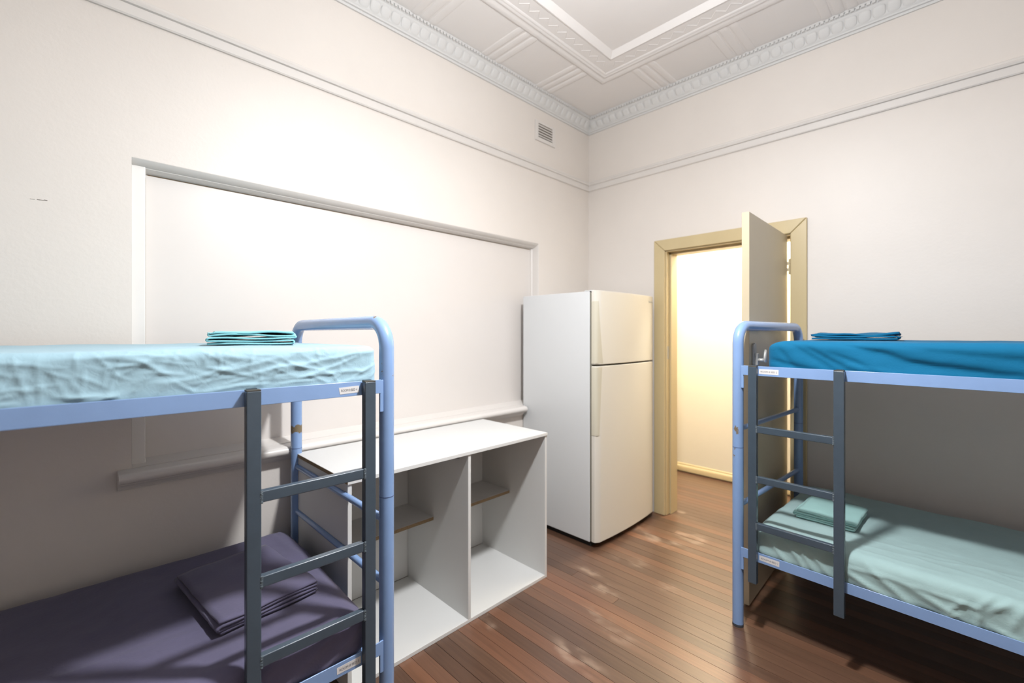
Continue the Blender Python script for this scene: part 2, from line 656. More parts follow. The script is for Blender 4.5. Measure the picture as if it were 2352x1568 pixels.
# ---- boarded-up window on the left wall
window = struct(empty('window_1', (0, -1.87, 0.86)), 'wide boarded-up window recess in the left wall')
def wpart(mb, name, m, **k):
    mb.v = [(x, y + 1.87, z - 0.86) for x, y, z in mb.v]
    return mb.build(name, m, window, **k)
wpart(MB().box(-0.095, -0.078, WY0 - .0, WY1, 0.80, WZ1 - .03), 'panel', 'panel')
hd = MB()
prof = [(0.001, WZ1 + .002), (-0.004, WZ1 - 0.004), (-0.014, WZ1 - 0.013), (-0.028, WZ1 - 0.019), (-0.034, WZ1 - 0.020), (-0.036, WZ1 - .024), (-0.078, WZ1 - 0.034), (-0.10, WZ1 - 0.034), (-0.12, WZ1 + .002)]
hd.v = [(x, yy, z) for yy in (WY0, WY1) for (x, z) in prof]
n = len(prof)
for k in range(n - 1):
    hd.f.append((k, k + 1, n + k + 1, n + k))
o = wpart(hd, 'head_moulding', 'trimw')
smooth_by_angle(o, 25)
wpart(MB().box(-0.095, -0.030, WY0, WY0 + 0.046, 0.82, WZ1 - 0.016), 'stile', 'stilew', bevel=0.004)
wpart(MB().prism([(0.0, WY1), (-0.012, WY1 - 0.003), (-0.06, WY1 - 0.006), (-0.066, WY1 - 0.014), (-0.095, WY1 - 0.014), (-0.1, WY1 + .001)], 2, 0.82, WZ1 - 0.01), 'stile', 'trimw')
wpart(MB().box(-0.0785, -0.0770, WY0 + 0.0455, WY0 + .0505, 0.87, WZ1 - 0.05), 'joint_gap', 'raw')
wpart(MB().box(-0.0785, -0.0765, WY0 + 0.055, WY1 - 0.02, WZ1 - 0.0385, WZ1 - .036), 'joint_gap', 'raw')
# sloping inner sill and moulded nose; it stops short where the fridge stands
SY0, SY1 = -3.122, -0.862
wpart(MB().prism([(-0.08, 0.80), (0.0, 0.80), (0.0, 0.868), (-0.08, 0.884)], 1, WY0, WY1), 'sill_slope', 'trimw')
nose = [(0, 0.866), (0.050, 0.862), (0.062, 0.858), (0.070, 0.849), (0.072, 0.838), (0.067, 0.827), (0.058, 0.821), (0.048, 0.820), (0.048, 0.815),
        (0.040, 0.812), (0.032, 0.804), (0.028, 0.797), (0.018, 0.795), (0.018, 0.789), (0, 0.789)]
o = wpart(MB().prism(nose, 1, SY0, SY1), 'sill', 'trimw', bevel=0.002)
# ---- air vent
vent = tag(empty('air_vent', (0, -0.588, 2.978)), 'small white louvred air vent high on left wall by the corner', 'vent')
def vbox(nm, *a, **k):
    return box(nm, 'trimw', vent, *a, **k)
mbf = MB()
VY, VZ = 0.118, 0.078
for (a0, a1, b0, b1) in [(-VY, -VY + .034, -VZ, VZ), (VY - .034, VY, -VZ, VZ), (-VY + .034, VY - .034, VZ - .018, VZ), (-VY + .034, VY - .034, -VZ, -VZ + .030)]:
    mbf.box(0.0, 0.010, a0, a1, b0, b1)
mbf.build('frame', 'trimw', vent, bevel=0.003)
box('backing', 'ventback', vent, 0.0005, 0.0025, -VY + .03, VY - .03, -VZ + .03, VZ - .015)
for k in range(5):
    z = -VZ + 0.043 + k * 0.0205
    MB().prism([(0.003, z + 0.008), (0.0105, z - 0.0065), (0.0105, z - 0.0085), (0.003, z + 0.004)], 1, -VY + .034, VY - .034).build('louvre', 'trimw', vent)

# ---- doorway: lining, architraves, door leaf
door_trim = struct(empty('trim_3', ((DX0 + DX1) / 2, 0, 0)), 'cream painted architrave and lining of the doorway')
cx = (DX0 + DX1) / 2
AO0, AO1, AH = 0.632, 1.648, 2.12
def arch(name, poly, ):
    """mitred board from an (x,z) outline, 22 mm proud of the wall, with a bevelled inner edge"""
    mb = MB()
    n = len(poly)
    mb.v = [(x - cx, 0.0, z) for x, z in poly] + [(x - cx, -0.022, z) for x, z in poly]
    mb.f = [tuple(range(n)), tuple(range(2 * n - 1, n - 1, -1))] + [(k, (k + 1) % n, n + (k + 1) % n, n + k) for k in range(n)]
    return mb.build(name, 'cream', door_trim, bevel=0.006, seg=3)
g = 0.0006
arch('architrave', [(AO0, 0), (DX0 - .002, 0), (DX0 - .002, DZ + .002), (AO0, AH)])
arch('architrave', [(DX1 + .002, 0), (AO1, 0), (AO1, AH), (DX1 + .002, DZ + .002)])
arch('architrave', [(AO0 + g, AH), (DX0 - .002 + g, DZ + .002 + g), (DX1 + .002 - g, DZ + .002 + g), (AO1 - g, AH)])
def lin_box(name, x0, x1, y0, y1, z0, z1, m='cream', **k):
    return box(name, m, door_trim, x0 - cx, x1 - cx, y0, y1, z0, z1, **k)
lin_box('jamb', DX0 - .02, DX0 + .006, -0.004, WT + .01, 0, DZ, bevel=.003)
lin_box('jamb', DX1 - .002, DX1 + .02, -0.004, WT + .01, 0, DZ, bevel=.003)
lin_box('jamb_head', DX0, DX1, -0.004, WT + .01, DZ - .006, DZ + .02, bevel=.003)
lin_box('door_stop', DX0 + .006, DX0 + .020, 0.045, WT + .01, 0, DZ - .006, bevel=.002)
lin_box('door_stop', DX0 + .006, DX1 - .002, 0.045, WT + .01, DZ - .020, DZ - .006, bevel=.002)
lin_box('strike_plate', DX0 + .0055, DX0 + .0075, 0.008, 0.034, 1.20, 1.30, 'chrome')

door = struct(empty('door_1', (1.5405, -0.012, 0), R(1.2)), 'beige flush door standing open into the room')
MB().box(-0.036, 0, -0.785, 0, 0.012, 2.022).build('leaf', 'leaf', door, bevel=0.002)
for z in (1.825, 0.22):
    hb = MB()
    for k in range(5):
        hb.tube([(0.010, 0.006, z - .05 + k * .02 + .001), (0.010, 0.006, z - .05 + (k + 1) * .02 - .001)], 0.006, 10)
    for k in (0, 2, 4):
        hb.box(0.010, 0.022, 0.004, 0.007, z - .05 + k * .02, z - .05 + (k + 1) * .02)
    for k in (1, 3):
        hb.box(-0.001, 0.010, -0.002, 0.004, z - .05 + k * .02, z - .05 + (k + 1) * .02)
    hb.build('hinge', 'hinge', door)
HZ, HY = 1.285, -0.722
hp = MB()
for k in range(2):
    pass
pts = []
for a in np.linspace(0, math.pi, 9):
    pts.append((HY + 0.021 * math.cos(a), HZ + 0.048 + 0.017 * math.sin(a)))
for a in np.linspace(math.pi, 2 * math.pi, 9):
    pts.append((HY + 0.021 * math.cos(a), HZ - 0.040 + 0.017 * math.sin(a)))
handle = hp.prism(pts, 0, 0.0, 0.012).build('door_handle', 'chrome', door, bevel=0.003)
MB().box(0.011, 0.026, HY - .013, HY + .016, HZ - .05, HZ + .012).build('lock_case', 'chrome', handle, bevel=0.004)
MB().tube([(0.018, HY, HZ - .022), (0.054, HY, HZ - .022)], 0.009, 12).build('lever_neck', 'chrome', handle, smooth=True)
lv = MB().tube([(0.053, HY, HZ - .032), (0.054, HY + .003, HZ - .012), (0.054, HY + .010, HZ + .012), (0.052, HY + .016, HZ + .030)], [0.012, 0.014, 0.013, 0.008], 12)
lv.v = [(0.055 + (x - 0.053) * 0.6, y, z) for x, y, z in lv.v]
lv.build('lever', 'chrome', handle, smooth=True)
MB().tube([(-0.060, HY, HZ), (-0.036, HY, HZ)], 0.008, 10).build('handle_stub', 'chrome', door, smooth=True)

# ---- hallway beyond
HYF = 1.15
struct(box('wall_hall', 'hall', None, -1.6, 3.6, HYF, HYF + .1, -0.05, 3.1))
struct(box('wall_hall_left', 'hall', None, -1.7, -1.6, WT, HYF, -0.05, 3.1))
struct(box('wall_hall_right', 'hall', None, 3.6, 3.7, WT, HYF, -0.05, 3.1))
struct(box('wall_hall_near', 'hall', None, -1.6, -WT, WT - .02, WT, -0.05, 3.1))
struct(box('ceiling_hall', 'ceil', None, -1.6, 3.6, WT, HYF, 3.0, 3.1))
fh = struct(box('floor_hall', 'dark', None, -1.6, 3.6, WT, HYF, -0.06, -0.021))
yy = BW * 2
while yy < HYF:
    o = bpy.data.objects.new('floorboard', unit)
    o.location = (-1.6, yy, 0)
    o.scale = (5.2, (min(yy + BW, HYF) - yy) / BW, 1)
    o.parent = fh
    COL.objects.link(o)
    yy += BW
struct(MB().prism([(HYF, 0.012), (HYF - .026, 0.012), (HYF - .026, .050), (HYF - .022, .062), (HYF - .010, .070), (HYF - .010, .082), (HYF, .090)], 0, -1.6, 3.6).build('baseboard_hall', 'cream', None, bevel=.003))


# ================================================================== BEDS
BL, BWD = 1.93, 0.865      # length between head and foot posts, width between posts
PR = 0.0245                # post radius
TOPZ = 1.462
LEFT = dict(loc=(0.950, -2.494, 0), rz=R(-91.6), s=-1, rack=0.018)
RIGHT = dict(loc=(1.561, -0.973, 0), rz=R(-2.5), s=1, rack=0.024)


def text_mesh(txt, size):
    cu = bpy.data.curves.new('t', 'FONT')
    cu.body = txt
    cu.size = size
    cu.align_x = 'LEFT'
    ob = bpy.data.objects.new('t', cu)
    COL.objects.link(ob)
    dg = bpy.context.evaluated_depsgraph_get()
    me = bpy.data.meshes.new_from_object(ob.evaluated_get(dg))
    bpy.data.objects.remove(ob)
    return me


def bunk(cfg, label, group, rungs, chips, stickers):
    s = cfg['s']
    root = tag(empty('bunk_bed', cfg['loc'], cfg['rz']), label, 'bunk bed', group)
    enamel = chipped('blue_enamel_chipped', (128, 157, 200), 0.26, [(x, s * v, z, r) for (x, v, z, r) in chips])

    def hoop(x, rack, name, m):
        r = 0.085
        pts = [(x, 0, 0.012)] + [(x, 0, z) for z in (0.4, 0.8, 1.2)]
        A, B = Vector((x, 0, 0)), Vector((x + rack, s * BWD, 0))
        d = (B - A).normalized()
        zc = TOPZ - PR - r
        for a in np.linspace(0, math.pi / 2, 10):
            p = A + d * (r - r * math.cos(a))
            pts.append((p.x, p.y, zc + r * math.sin(a)))
        for a in np.linspace(math.pi / 2, 0, 10):
            p = B - d * (r - r * math.cos(a))
            pts.append((p.x, p.y, zc + r * math.sin(a)))
        pts += [(B.x, B.y, z) for z in (1.2, 0.8, 0.4, 0.012)]
        f = MB().tube(pts, PR, 24).build(name, m, root)
        smooth_by_angle(f, 50)
        for P in (A, B):
            MB().tube([(P.x, P.y, 0), (P.x, P.y, 0.009)], PR + .0006, 20).build('rubber_foot', 'foot', root)
            MB().tube([(P.x, P.y, 0.8545), (P.x, P.y, 0.8570)], PR + .0004, 24).build('post_joint', 'joint', root)
        return f

    hoop(0.0, cfg['rack'], 'head_frame', enamel)
    hoop(BL, cfg['rack'], 'foot_frame', 'blue')
    for z in rungs:
        q = MB().tube([(0.0, s * .015, z), (cfg['rack'], s * (BWD - .015), z)], 0.0125, 16).build('cross_bar', 'blue', root)
        smooth_by_angle(q, 50)
        q = MB().tube([(BL, s * .015, z), (BL + cfg['rack'], s * (BWD - .015), z)], 0.0125, 16).build('cross_bar', 'blue', root)
        smooth_by_angle(q, 50)
    for (zt, zb) in ((1.249, 1.204), (0.388, 0.344)):
        # near and far angle-iron side rails
        for v0, sg in ((-0.022, 1), (BWD + .022, -1)):
            mb = MB()
            rk = 0 if sg == 1 else cfg['rack']
            yA, yB, yC = s * v0, s * (v0 + sg * .004), s * (v0 + sg * .042)
            mb.box(0.030 + rk, BL - .03 + rk, min(yA, yB), max(yA, yB), zb, zt)
            mb.box(0.030 + rk, BL - .03 + rk, min(yB, yC), max(yB, yC), zb, zb + .004)
            mb.build('side_rail', 'blue', root, bevel=0.0012)
            # hooked brackets at the posts
            for xx in (0.016 + rk, BL - .030 + rk):
                br = MB()
                ya, yb = sorted((s * (v0 + sg * .004), s * (v0 + sg * .010)))
                br.box(xx + .004, xx + .016, ya, yb, zb - .062, zt - .002)
                br.build('rail_bracket', 'blue', root, bevel=0.0015)
        mb = MB()
        ya, yb = sorted((s * -.010, s * (BWD + .010)))
        mb.box(0.03, BL - .03, ya, yb, zb + .004, zb + .008)
        mb.build('mattress_base', 'blue', root)
    for (txt, x0, x1, z0, z1, tilt) in stickers:
        yo = -s * (0.022 + .0004)
        st = MB()
        yA, yB = sorted((s * -.0221, s * -.0225))
        st.v = []
        L = x1 - x0
        outline = [(0, 0.0015), (L, 0), (L, z1 - z0), (0, z1 - z0 - .001)]
        if tilt > 0:
            outline = [(0.004, -0.001), (L, 0.0), (L, z1 - z0), (0, z1 - z0 - .001), (0.0015, (z1 - z0) * .45)]
        def P(a, b, y):
            # a runs in reading direction: +x for the right-hand bed, -x for the left-hand one
            x = x0 + a if s == 1 else x1 - a
            return (x, y, z0 + b + tilt * (a / L))
        n = len(outline)
        st.v = [P(a, b, yA) for a, b in outline] + [P(a, b, yB) for a, b in outline]
        st.f = [tuple(range(n)), tuple(range(2 * n - 1, n - 1, -1))] + [(k, (k + 1) % n, n + (k + 1) % n, n + k) for k in range(n)]
        so = st.build('sticker', 'paper', root)
        tm = text_mesh(txt, 0.0108)
        tw = max(v.co.x for v in tm.vertices)
        for vv in tm.vertices:
            a, b = vv.co.x * (L - .013) / tw, vv.co.y
            vv.co = Vector(P(a + 0.007, b + (z1 - z0) * .5 - .004, -s * .0228))
        put('sticker_text', tm, 'ink', so)
    return root


bunk(LEFT, 'pale blue tubular steel bunk bed along the left wall, nearest the camera', 'steel bunk beds', (0.77, 0.558),
     [(0.004, 0.070, TOPZ - .012, .011), (0.010, 0.062, TOPZ - .006, .008), (0.028, BWD, 0.945, .022), (0.0, BWD - .02, 0.945, .018), (0.018, BWD - .02, 0.952, .018),
      (-0.012, -0.022, 1.262, .004), (0.02, -0.012, 1.30, .004), (0.02, -0.012, 1.275, .004)],
     [('ROOM 8 BED 4', 0.106, 0.170, 1.2135, 1.2345, 0.0010), ('ROOM 8 BED 3', 0.100, 0.176, 0.3540, 0.3770, 0.0)])
bunk(RIGHT, 'pale blue tubular steel bunk bed in front of the open door', 'steel bunk beds', (0.94, 0.572),
     [(0.0, -0.022, 0.945, .012), (0.005, -0.022, 0.930, .010), (-0.006, -0.022, 0.85, .0045), (-0.010, -.021, 0.815, .0065)],
     [('ROOM 8 BED 2', 0.100, 0.181, 1.2130, 1.2370, -0.0004), ('ROOM 8 BED 1', 0.102, 0.184, 0.3560, 0.3800, -0.0004)])


def ladder(cfg, label):
    s = cfg['s']
    root = tag(empty('ladder', cfg['loc'], cfg['rz']), label, 'ladder', 'bunk ladders')
    y0, y1 = sorted((s * -.050, s * -.0245))
    S = [(0.062, 0.098), (0.389, 0.425)]
    for a, b in S:
        st = MB().box(a, b, y0, y1, 0.25, 1.247).build('stile', 'ladder', root, bevel=0.003, seg=3)
        MB().box(a + .0005, b - .0005, y0 + .0005, y1 - .0005, 1.2465, 1.2505).build('end_cap', 'capbrown', st, bevel=0.001)
        hy = sorted((s * -.030, s * -.0150))
        MB().box(a + .006, b - .006, hy[0], hy[1], 1.2495, 1.2525).build('hook', 'ladder', st)
        hy = sorted((s * -.0176, s * -.0152))
        MB().box(a + .006, b - .006, hy[0], hy[1], 1.215, 1.2525).build('hook', 'ladder', st)
    for z0, z1 in ((0.945, 0.976), (0.716, 0.746), (0.501, 0.532)):
        rg = MB().box(S[0][1], S[1][0], y0 + .002, y1 - .0015, z0, z1).build('rung', 'ladder', root, bevel=0.003, seg=3)
        for xx in (S[0][1], S[1][0]):
            wd = MB()
            n = 9
            for k in range(n):
                z = z0 + (z1 - z0) * k / (n - 1)
                c = Vector((xx, s * (-.0485), z))
                wd.tube([(xx - .0035, s * -.0485, z), (xx + .0035, s * -.0485, z + random.uniform(-.001, .001))], 0.0019 + random.uniform(0, .0008), 6)
            wd.build('weld', 'weld', rg, smooth=True)
    return root


ladder(LEFT, 'dark grey steel ladder hooked on the left-hand bunk bed')
ladder(RIGHT, 'dark grey steel ladder hooked on the right-hand bunk bed')


# ------------------------------------------------------------------ mattresses
def lattice(xs, ys, zs):
    nx, ny, nz = len(xs), len(ys), len(zs)
    idx, V, F = {}, [], []

    def vid(i, j, k):
        key = (i, j, k)
        if key not in idx:
            idx[key] = len(V)
            V.append((xs[i], ys[j], zs[k]))
        return idx[key]
    for k in (0, nz - 1):
        for i in range(nx - 1):
            for j in range(ny - 1):
                f = (vid(i, j, k), vid(i + 1, j, k), vid(i + 1, j + 1, k), vid(i, j + 1, k))
                F.append(f if k else f[::-1])
    for j in (0, ny - 1):
        for i in range(nx - 1):
            for k in range(nz - 1):
                f = (vid(i, j, k), vid(i + 1, j, k), vid(i + 1, j, k + 1), vid(i, j, k + 1))
                F.append(f[::-1] if j else f)
    for i in (0, nx - 1):
        for j in range(ny - 1):
            for k in range(nz - 1):
                f = (vid(i, j, k), vid(i, j + 1, k), vid(i, j + 1, k + 1), vid(i, j, k + 1))
                F.append(f if i else f[::-1])
    return np.array(V), F


def mattress(name, cfg, label, m, x0, x1, v0, v1, z0, z1, r, folds, topfolds=(), dens=0.0085, big=0.004, fine=0.0022, sag=0.0, seed=0, endr=None, vis=1.15, gain=1.0, crumple=0):
    """sheeted mattress in bed coordinates (x along the bed, v from the near side to the wall)"""
    s = cfg['s']
    xs = list(np.arange(x0, min(x1, x0 + vis), dens)) + list(np.arange(min(x1, x0 + vis), x1 + .02, 0.04))
    xs[-1] = x1
    vs = list(np.arange(v0, v0 + 0.30, dens)) + list(np.arange(v0 + .30, v1 - .03, 0.016)) + list(np.linspace(v1 - .03, v1, 5))
    zs = list(np.linspace(z0, z1, max(6, int((z1 - z0) / (dens * 0.8)))))
    V, F = lattice(xs, vs, zs)
    er = endr or r
    lo = np.array([x0 + er, v0 + r, z0 + min(r, (z1 - z0) / 2 - .001)])
    hi = np.array([x1 - er, v1 - r, z1 - min(r, (z1 - z0) / 2 - .001)])
    c = np.clip(V, lo, hi)
    d = V - c
    rr = np.array([er, r, min(r, (z1 - z0) / 2 - .001)])
    q = d / rr
    L = np.linalg.norm(q, axis=1)
    Li = np.max(np.abs(q), axis=1)
    k = np.where(L > 1e-9, Li / np.maximum(L, 1e-9), 1)
    Pn = c + d * k[:, None]
    N = q * (1.0 / rr)
    N /= np.maximum(np.linalg.norm(N, axis=1), 1e-9)[:, None]
    X, Vv, Z = Pn[:, 0], Pn[:, 1], Pn[:, 2]
    disp = np.zeros(len(Pn))
    # wandering the fold lines a little so they are not ruler-straight
    wob = np.array([noise.noise(Vector((p[0] * 14 + seed, p[1] * 14, p[2] * 14))) for p in Pn]) * 0.006
    side = np.clip(-N[:, 1], 0, 1) ** 0.5

    def seg(a, b, wd, amp, U, W, mask):
        a, b = np.array(a), np.array(b)
        ab = b - a
        LL = np.dot(ab, ab)
        pu = np.stack([U, W], 1) - a
        t = np.clip((pu @ ab) / LL, 0, 1)
        nrm = np.array([-ab[1], ab[0]]) / math.sqrt(LL)
        ds = pu @ nrm + wob
        e = pu - t[:, None] * ab
        along = np.linalg.norm(e - np.outer((pu @ nrm), nrm), axis=1)
        taper = np.exp(-(along / (wd * 1.5)) ** 2) * (0.35 + 0.65 * np.sin(np.pi * (0.12 + 0.76 * t)))
        # asymmetric crease: steep on one side, soft on the other
        g = np.where(ds > 0, np.exp(-np.abs(ds) / (wd * 0.30)), np.exp(-(ds / (wd * 0.95)) ** 2))
        return amp * g * taper * mask
    for (pl, wd, amp) in folds:
        for a, b in zip(pl[:-1], pl[1:]):
            disp += seg(a, b, wd * (0.75 if gain < 1 else 1), amp * gain, X, Z, side)
    rc = random.Random(seed)
    for _ in range(crumple):
        xa, za = rc.uniform(x0, x0 + vis), rc.uniform(z0 + .03, z1 - .005)
        an, ln = rc.choice([rc.gauss(0.35, .35), rc.gauss(-0.5, .5), rc.gauss(1.6, .4)]), rc.uniform(.03, .11)
        disp += seg((xa, za), (xa + math.cos(an) * ln, za + math.sin(an) * ln * .6), rc.uniform(.004, .008), rc.uniform(.0008, .0026), X, Z, side)
    topm = np.clip(N[:, 2], 0, 1) ** 0.5
    for (pl, wd, amp) in topfolds:
        for a, b in zip(pl[:-1], pl[1:]):
            disp += seg(a, b, wd, amp, X, Vv, topm)
    nz = np.array([noise.fractal(Vector((p[0] * 5 + seed * 3, p[1] * 5, p[2] * 7)), 1.0, 2.0, 3) for p in Pn])
    nf = np.array([1 - abs(noise.noise(Vector((p[0] * 11 + seed, p[1] * 9, p[2] * 20)))) * 2 for p in Pn])
    disp += nz * big + nf * fine
    Pn = Pn + N * disp[:, None]
    if sag:
        Pn[:, 2] -= sag * np.clip((Z - z0) / (z1 - z0), 0, 1) * np.sin(np.clip((Vv - v0) / (v1 - v0), 0, 1) * np.pi)
    low = Pn[:, 2] < z0 + .036
    Pn[low, 1] = np.maximum(Pn[low, 1], -.0172)
    Pn[:, 2] = np.maximum(Pn[:, 2], z0)
    Pn[:, 1] *= s
    me = bpy.data.meshes.new(name)
    me.from_pydata([tuple(p) for p in Pn], [], F if s == 1 else [f[::-1] for f in F])
    for p in me.polygons:
        p.use_smooth = True
    o = put(name, me, m)
    # origin at the mattress base
    base = Vector(((x0 + x1) / 2, s * (v0 + v1) / 2, z0))
    me.transform(Matrix.Translation(-base))
    rot = Matrix.Rotation(cfg['rz'], 4, 'Z')
    o.location = Vector(cfg['loc']) + rot @ base
    o.rotation_euler = (0, 0, cfg['rz'])
    tag(o, label, 'mattress')
    return o


LU = [([(0.325, 1.333), (0.585, 1.281)], .020, .008), ([(0.056, 1.346), (0.277, 1.313), (0.414, 1.291)], .018, .008), ([(0.371, 1.263), (0.506, 1.256)], .010, .007),
      ([(0.696, 1.341), (0.638, 1.33), (0.592, 1.302)], .013, .007), ([(0.638, 1.33), (0.669, 1.312)], .010, .006), ([(0.602, 1.32), (0.644, 1.269)], .012, .007),
      ([(0.768, 1.261), (0.684, 1.250)], .010, .009), ([(0.672, 1.262), (0.73, 1.252)], .008, .006), ([(0.838, 1.347), (0.819, 1.259)], .010, .004),
      ([(0.805, 1.346), (0.800, 1.257)], .010, .0035), ([(0.785, 1.32), (0.760, 1.262)], .008, .003), ([(0.117, 1.322), (0.277, 1.271)], .012, .006),
      ([(0.252, 1.275), (0.201, 1.25)], .008, .005), ([(0.173, 1.275), (0.306, 1.319)], .010, .005), ([(0.384, 1.33), (0.494, 1.346)], .014, .005),
      ([(0.568, 1.301), (0.602, 1.252)], .010, .005), ([(0.765, 1.344), (0.666, 1.344)], .014, .005), ([(0.379, 1.269), (0.087, 1.281)], .012, .005),
      ([(0.696, 1.317), (0.628, 1.322)], .008, .005), ([(0.05, 1.30), (0.12, 1.262)], .010, .005), ([(0.45, 1.32), (0.53, 1.268)], .012, -.004),
      ([(0.885, 1.335), (0.850, 1.275)], .010, .004), ([(0.93, 1.34), (0.95, 1.26)], .012, .005)]
mattress('mattress', LEFT, 'top bunk mattress of the left bed in a creased pale aqua sheet', 'aqua', 0.040, 1.89, -0.010, 0.845, 1.2165, 1.360, 0.026, LU,
         big=.0025, fine=.0006, seed=1, dens=.0045, gain=0.52, crumple=150)
RU = [([(0.231, 1.35), (0.386, 1.248)], .028, -.010), ([(0.283, 1.343), (0.448, 1.25)], .020, -.009), ([(0.386, 1.317), (0.512, 1.255)], .014, -.007),
      ([(0.455, 1.347), (0.653, 1.289), (0.899, 1.255)], .034, -.014), ([(0.161, 1.278), (0.304, 1.249)], .020, -.009), ([(0.446, 1.268), (0.653, 1.238)], .020, .007),
      ([(0.62, 1.35), (0.9, 1.31), (1.2, 1.27)], .03, -.006), ([(0.19, 1.32), (0.24, 1.26)], .016, -.006)]
mattress('mattress', RIGHT, 'top bunk mattress of the right bed in a bright azure blue sheet', 'azure', 0.128, 1.89, -0.012, 0.845, 1.2165, 1.366, 0.034, RU,
         big=.003, fine=.0004, seed=5, endr=0.085)
RLf = [([(0.15, 0.456), (0.22, 0.377)], .014, .007), ([(0.199, 0.491), (0.291, 0.374)], .014, .009), ([(0.241, 0.487), (0.34, 0.37)], .014, .008),
       ([(0.291, 0.48), (0.364, 0.396)], .012, .007), ([(0.414, 0.444), (0.551, 0.378)], .018, .010), ([(0.41, 0.450), (0.535, 0.462), (0.637, 0.46), (0.745, 0.455)], .012, .006),
       ([(0.497, 0.48), (0.63, 0.38)], .020, .010), ([(0.63, 0.447), (0.745, 0.401)], .020, .010), ([(0.724, 0.412), (0.755, 0.454)], .010, .008),
       ([(0.745, 0.455), (0.789, 0.454), (0.831, 0.50)], .010, .008), ([(0.805, 0.447), (0.795, 0.371)], .010, .010), ([(0.831, 0.458), (0.874, 0.50)], .012, .009),
       ([(0.874, 0.418), (0.901, 0.489)], .012, .009), ([(0.689, 0.366), (0.745, 0.406)], .010, .008), ([(0.84, 0.40), (0.93, 0.37)], .012, .009)]
RLt = [([(0.30, 0.10), (0.62, 0.14), (0.95, 0.10)], .014, .003), ([(0.40, 0.20), (0.75, 0.22), (1.0, 0.16)], .014, .003), ([(0.35, 0.05), (0.7, 0.07)], .014, .003),
       ([(0.5, 0.3), (0.9, 0.3)], .016, .002), ([(0.6, 0.16), (1.0, 0.26)], .014, .003)]
mattress('mattress', RIGHT, 'bottom bunk mattress of the right bed in a pale sage green sheet', 'sage', 0.070, 1.89, -0.012, 0.845, 0.3565, 0.505, 0.040, RLf, RLt,
         big=.004, fine=.0016, seed=9, endr=0.055)
LLf = [([(0.10, 0.47), (0.22, 0.38)], .025, .010), ([(0.20, 0.48), (0.34, 0.39)], .025, .010), ([(0.36, 0.47), (0.46, 0.38)], .025, .009)]
LLt = [([(0.06, 0.55), (0.10, 0.80)], .02, .006), ([(0.10, 0.50), (0.14, 0.82)], .02, .005), ([(0.35, 0.24), (0.9, 0.30)], .025, .003), ([(0.3, 0.14), (0.42, 0.02)], .012, .002)]
mattress('mattress', LEFT, 'bottom bunk mattress of the left bed in a dark plum grey sheet', 'plum', 0.060, 1.89, -0.010, 0.845, 0.3565, 0.500, 0.045, LLf, LLt,
         big=.004, fine=.0008, seed=14, endr=0.07)


# ------------------------------------------------------------------ folded sheets
def folded(name, label, m, loc, rz, wx, wy, layers, pitch, t=0.004, seed=0, wave=0.004, tail=0.0, tilt=0.0, cat='sheet'):
    """cloth folded to and fro: a zigzag strip with round turns, swept across and solidified"""
    rnd = random.Random(seed)
    path = []
    h = wx / 2
    for k in range(layers):
        a, b = (-1, 1) if k % 2 == 0 else (1, -1)
        ins0, ins1 = rnd.uniform(0, .012), rnd.uniform(0, .012)
        z = k * pitch
        for u in np.linspace(0, 1, 16):
            x = a * (h - ins0) + (b * (h - ins1) - a * (h - ins0)) * u
            path.append((x, z + math.sin(u * math.pi * 2 + k) * pitch * .12))
        if k < layers - 1:
            for an in np.linspace(-math.pi / 2, math.pi / 2, 7)[1:-1]:
                path.append((b * (h - ins1) + b * math.cos(an) * pitch * .62, z + pitch / 2 + math.sin(an) * pitch / 2))
    ny = 22
    V, F = [], []
    n = len(path)
    for j in range(ny):
        v = -wy / 2 + wy * j / (ny - 1)
        for i, (x, z) in enumerate(path):
            e = abs(2 * j / (ny - 1) - 1)
            lay = z / max(pitch * (layers - 1), 1e-6)
            zz = z + wave * lay * noise.noise(Vector((x * 9 + seed, v * 9, lay * 2))) + tilt * lay * x - pitch * .35 * lay * max(0, e - .8) * 2
            vv = v * (1 - .04 * lay * noise.noise(Vector((x * 6, seed, lay * 5)))) + .006 * noise.noise(Vector((x * 5, lay * 7, seed + 3)))
            V.append((x + .004 * noise.noise(Vector((v * 14, lay * 6, seed))), vv, zz))
    for j in range(ny - 1):
        for i in range(n - 1):
            a = j * n + i
            F.append((a, a + 1, a + n + 1, a + n))
    zmin = min(p[2] for p in V)
    V = [(x, y, z - zmin + t * .5) for x, y, z in V]
    me = bpy.data.meshes.new(name)
    me.from_pydata(V, [], F)
    for p in me.polygons:
        p.use_smooth = True
    o = put(name, me, m)
    sd = o.modifiers.new('solid', 'SOLIDIFY')
    sd.thickness = t
    sd.offset = 0
    o.location = loc
    o.rotation_euler = (0, 0, rz)
    tag(o, label, cat, 'folded bed linen')
    return o


folded('folded_sheet', 'folded turquoise sheet on the aqua top bunk of the left bed', 'aqua2', (0.560, -2.790, 1.363), R(72), 0.25, 0.25, 5, 0.0092, seed=3, wave=.009, t=.0055)
folded('folded_sheet', 'folded azure blue sheet on the azure top bunk of the right bed', 'azure', (1.955, -0.52, 1.369), R(3), 0.33, 0.27, 3, 0.0105, seed=8, wave=.010, t=.0085)
folded('folded_sheet', 'folded mint green sheet on the bottom bunk of the right bed', 'sage2', (1.870, -0.625, 0.511), R(-2), 0.235, 0.27, 4, 0.0100, seed=12, wave=.005, t=.0075)
folded('folded_sheet', 'folded dark plum sheet on the bottom bunk of the left bed', 'plum', (0.548, -2.812, 0.505), R(96), 0.30, 0.42, 4, 0.0110, seed=17, wave=.008, t=.0075)

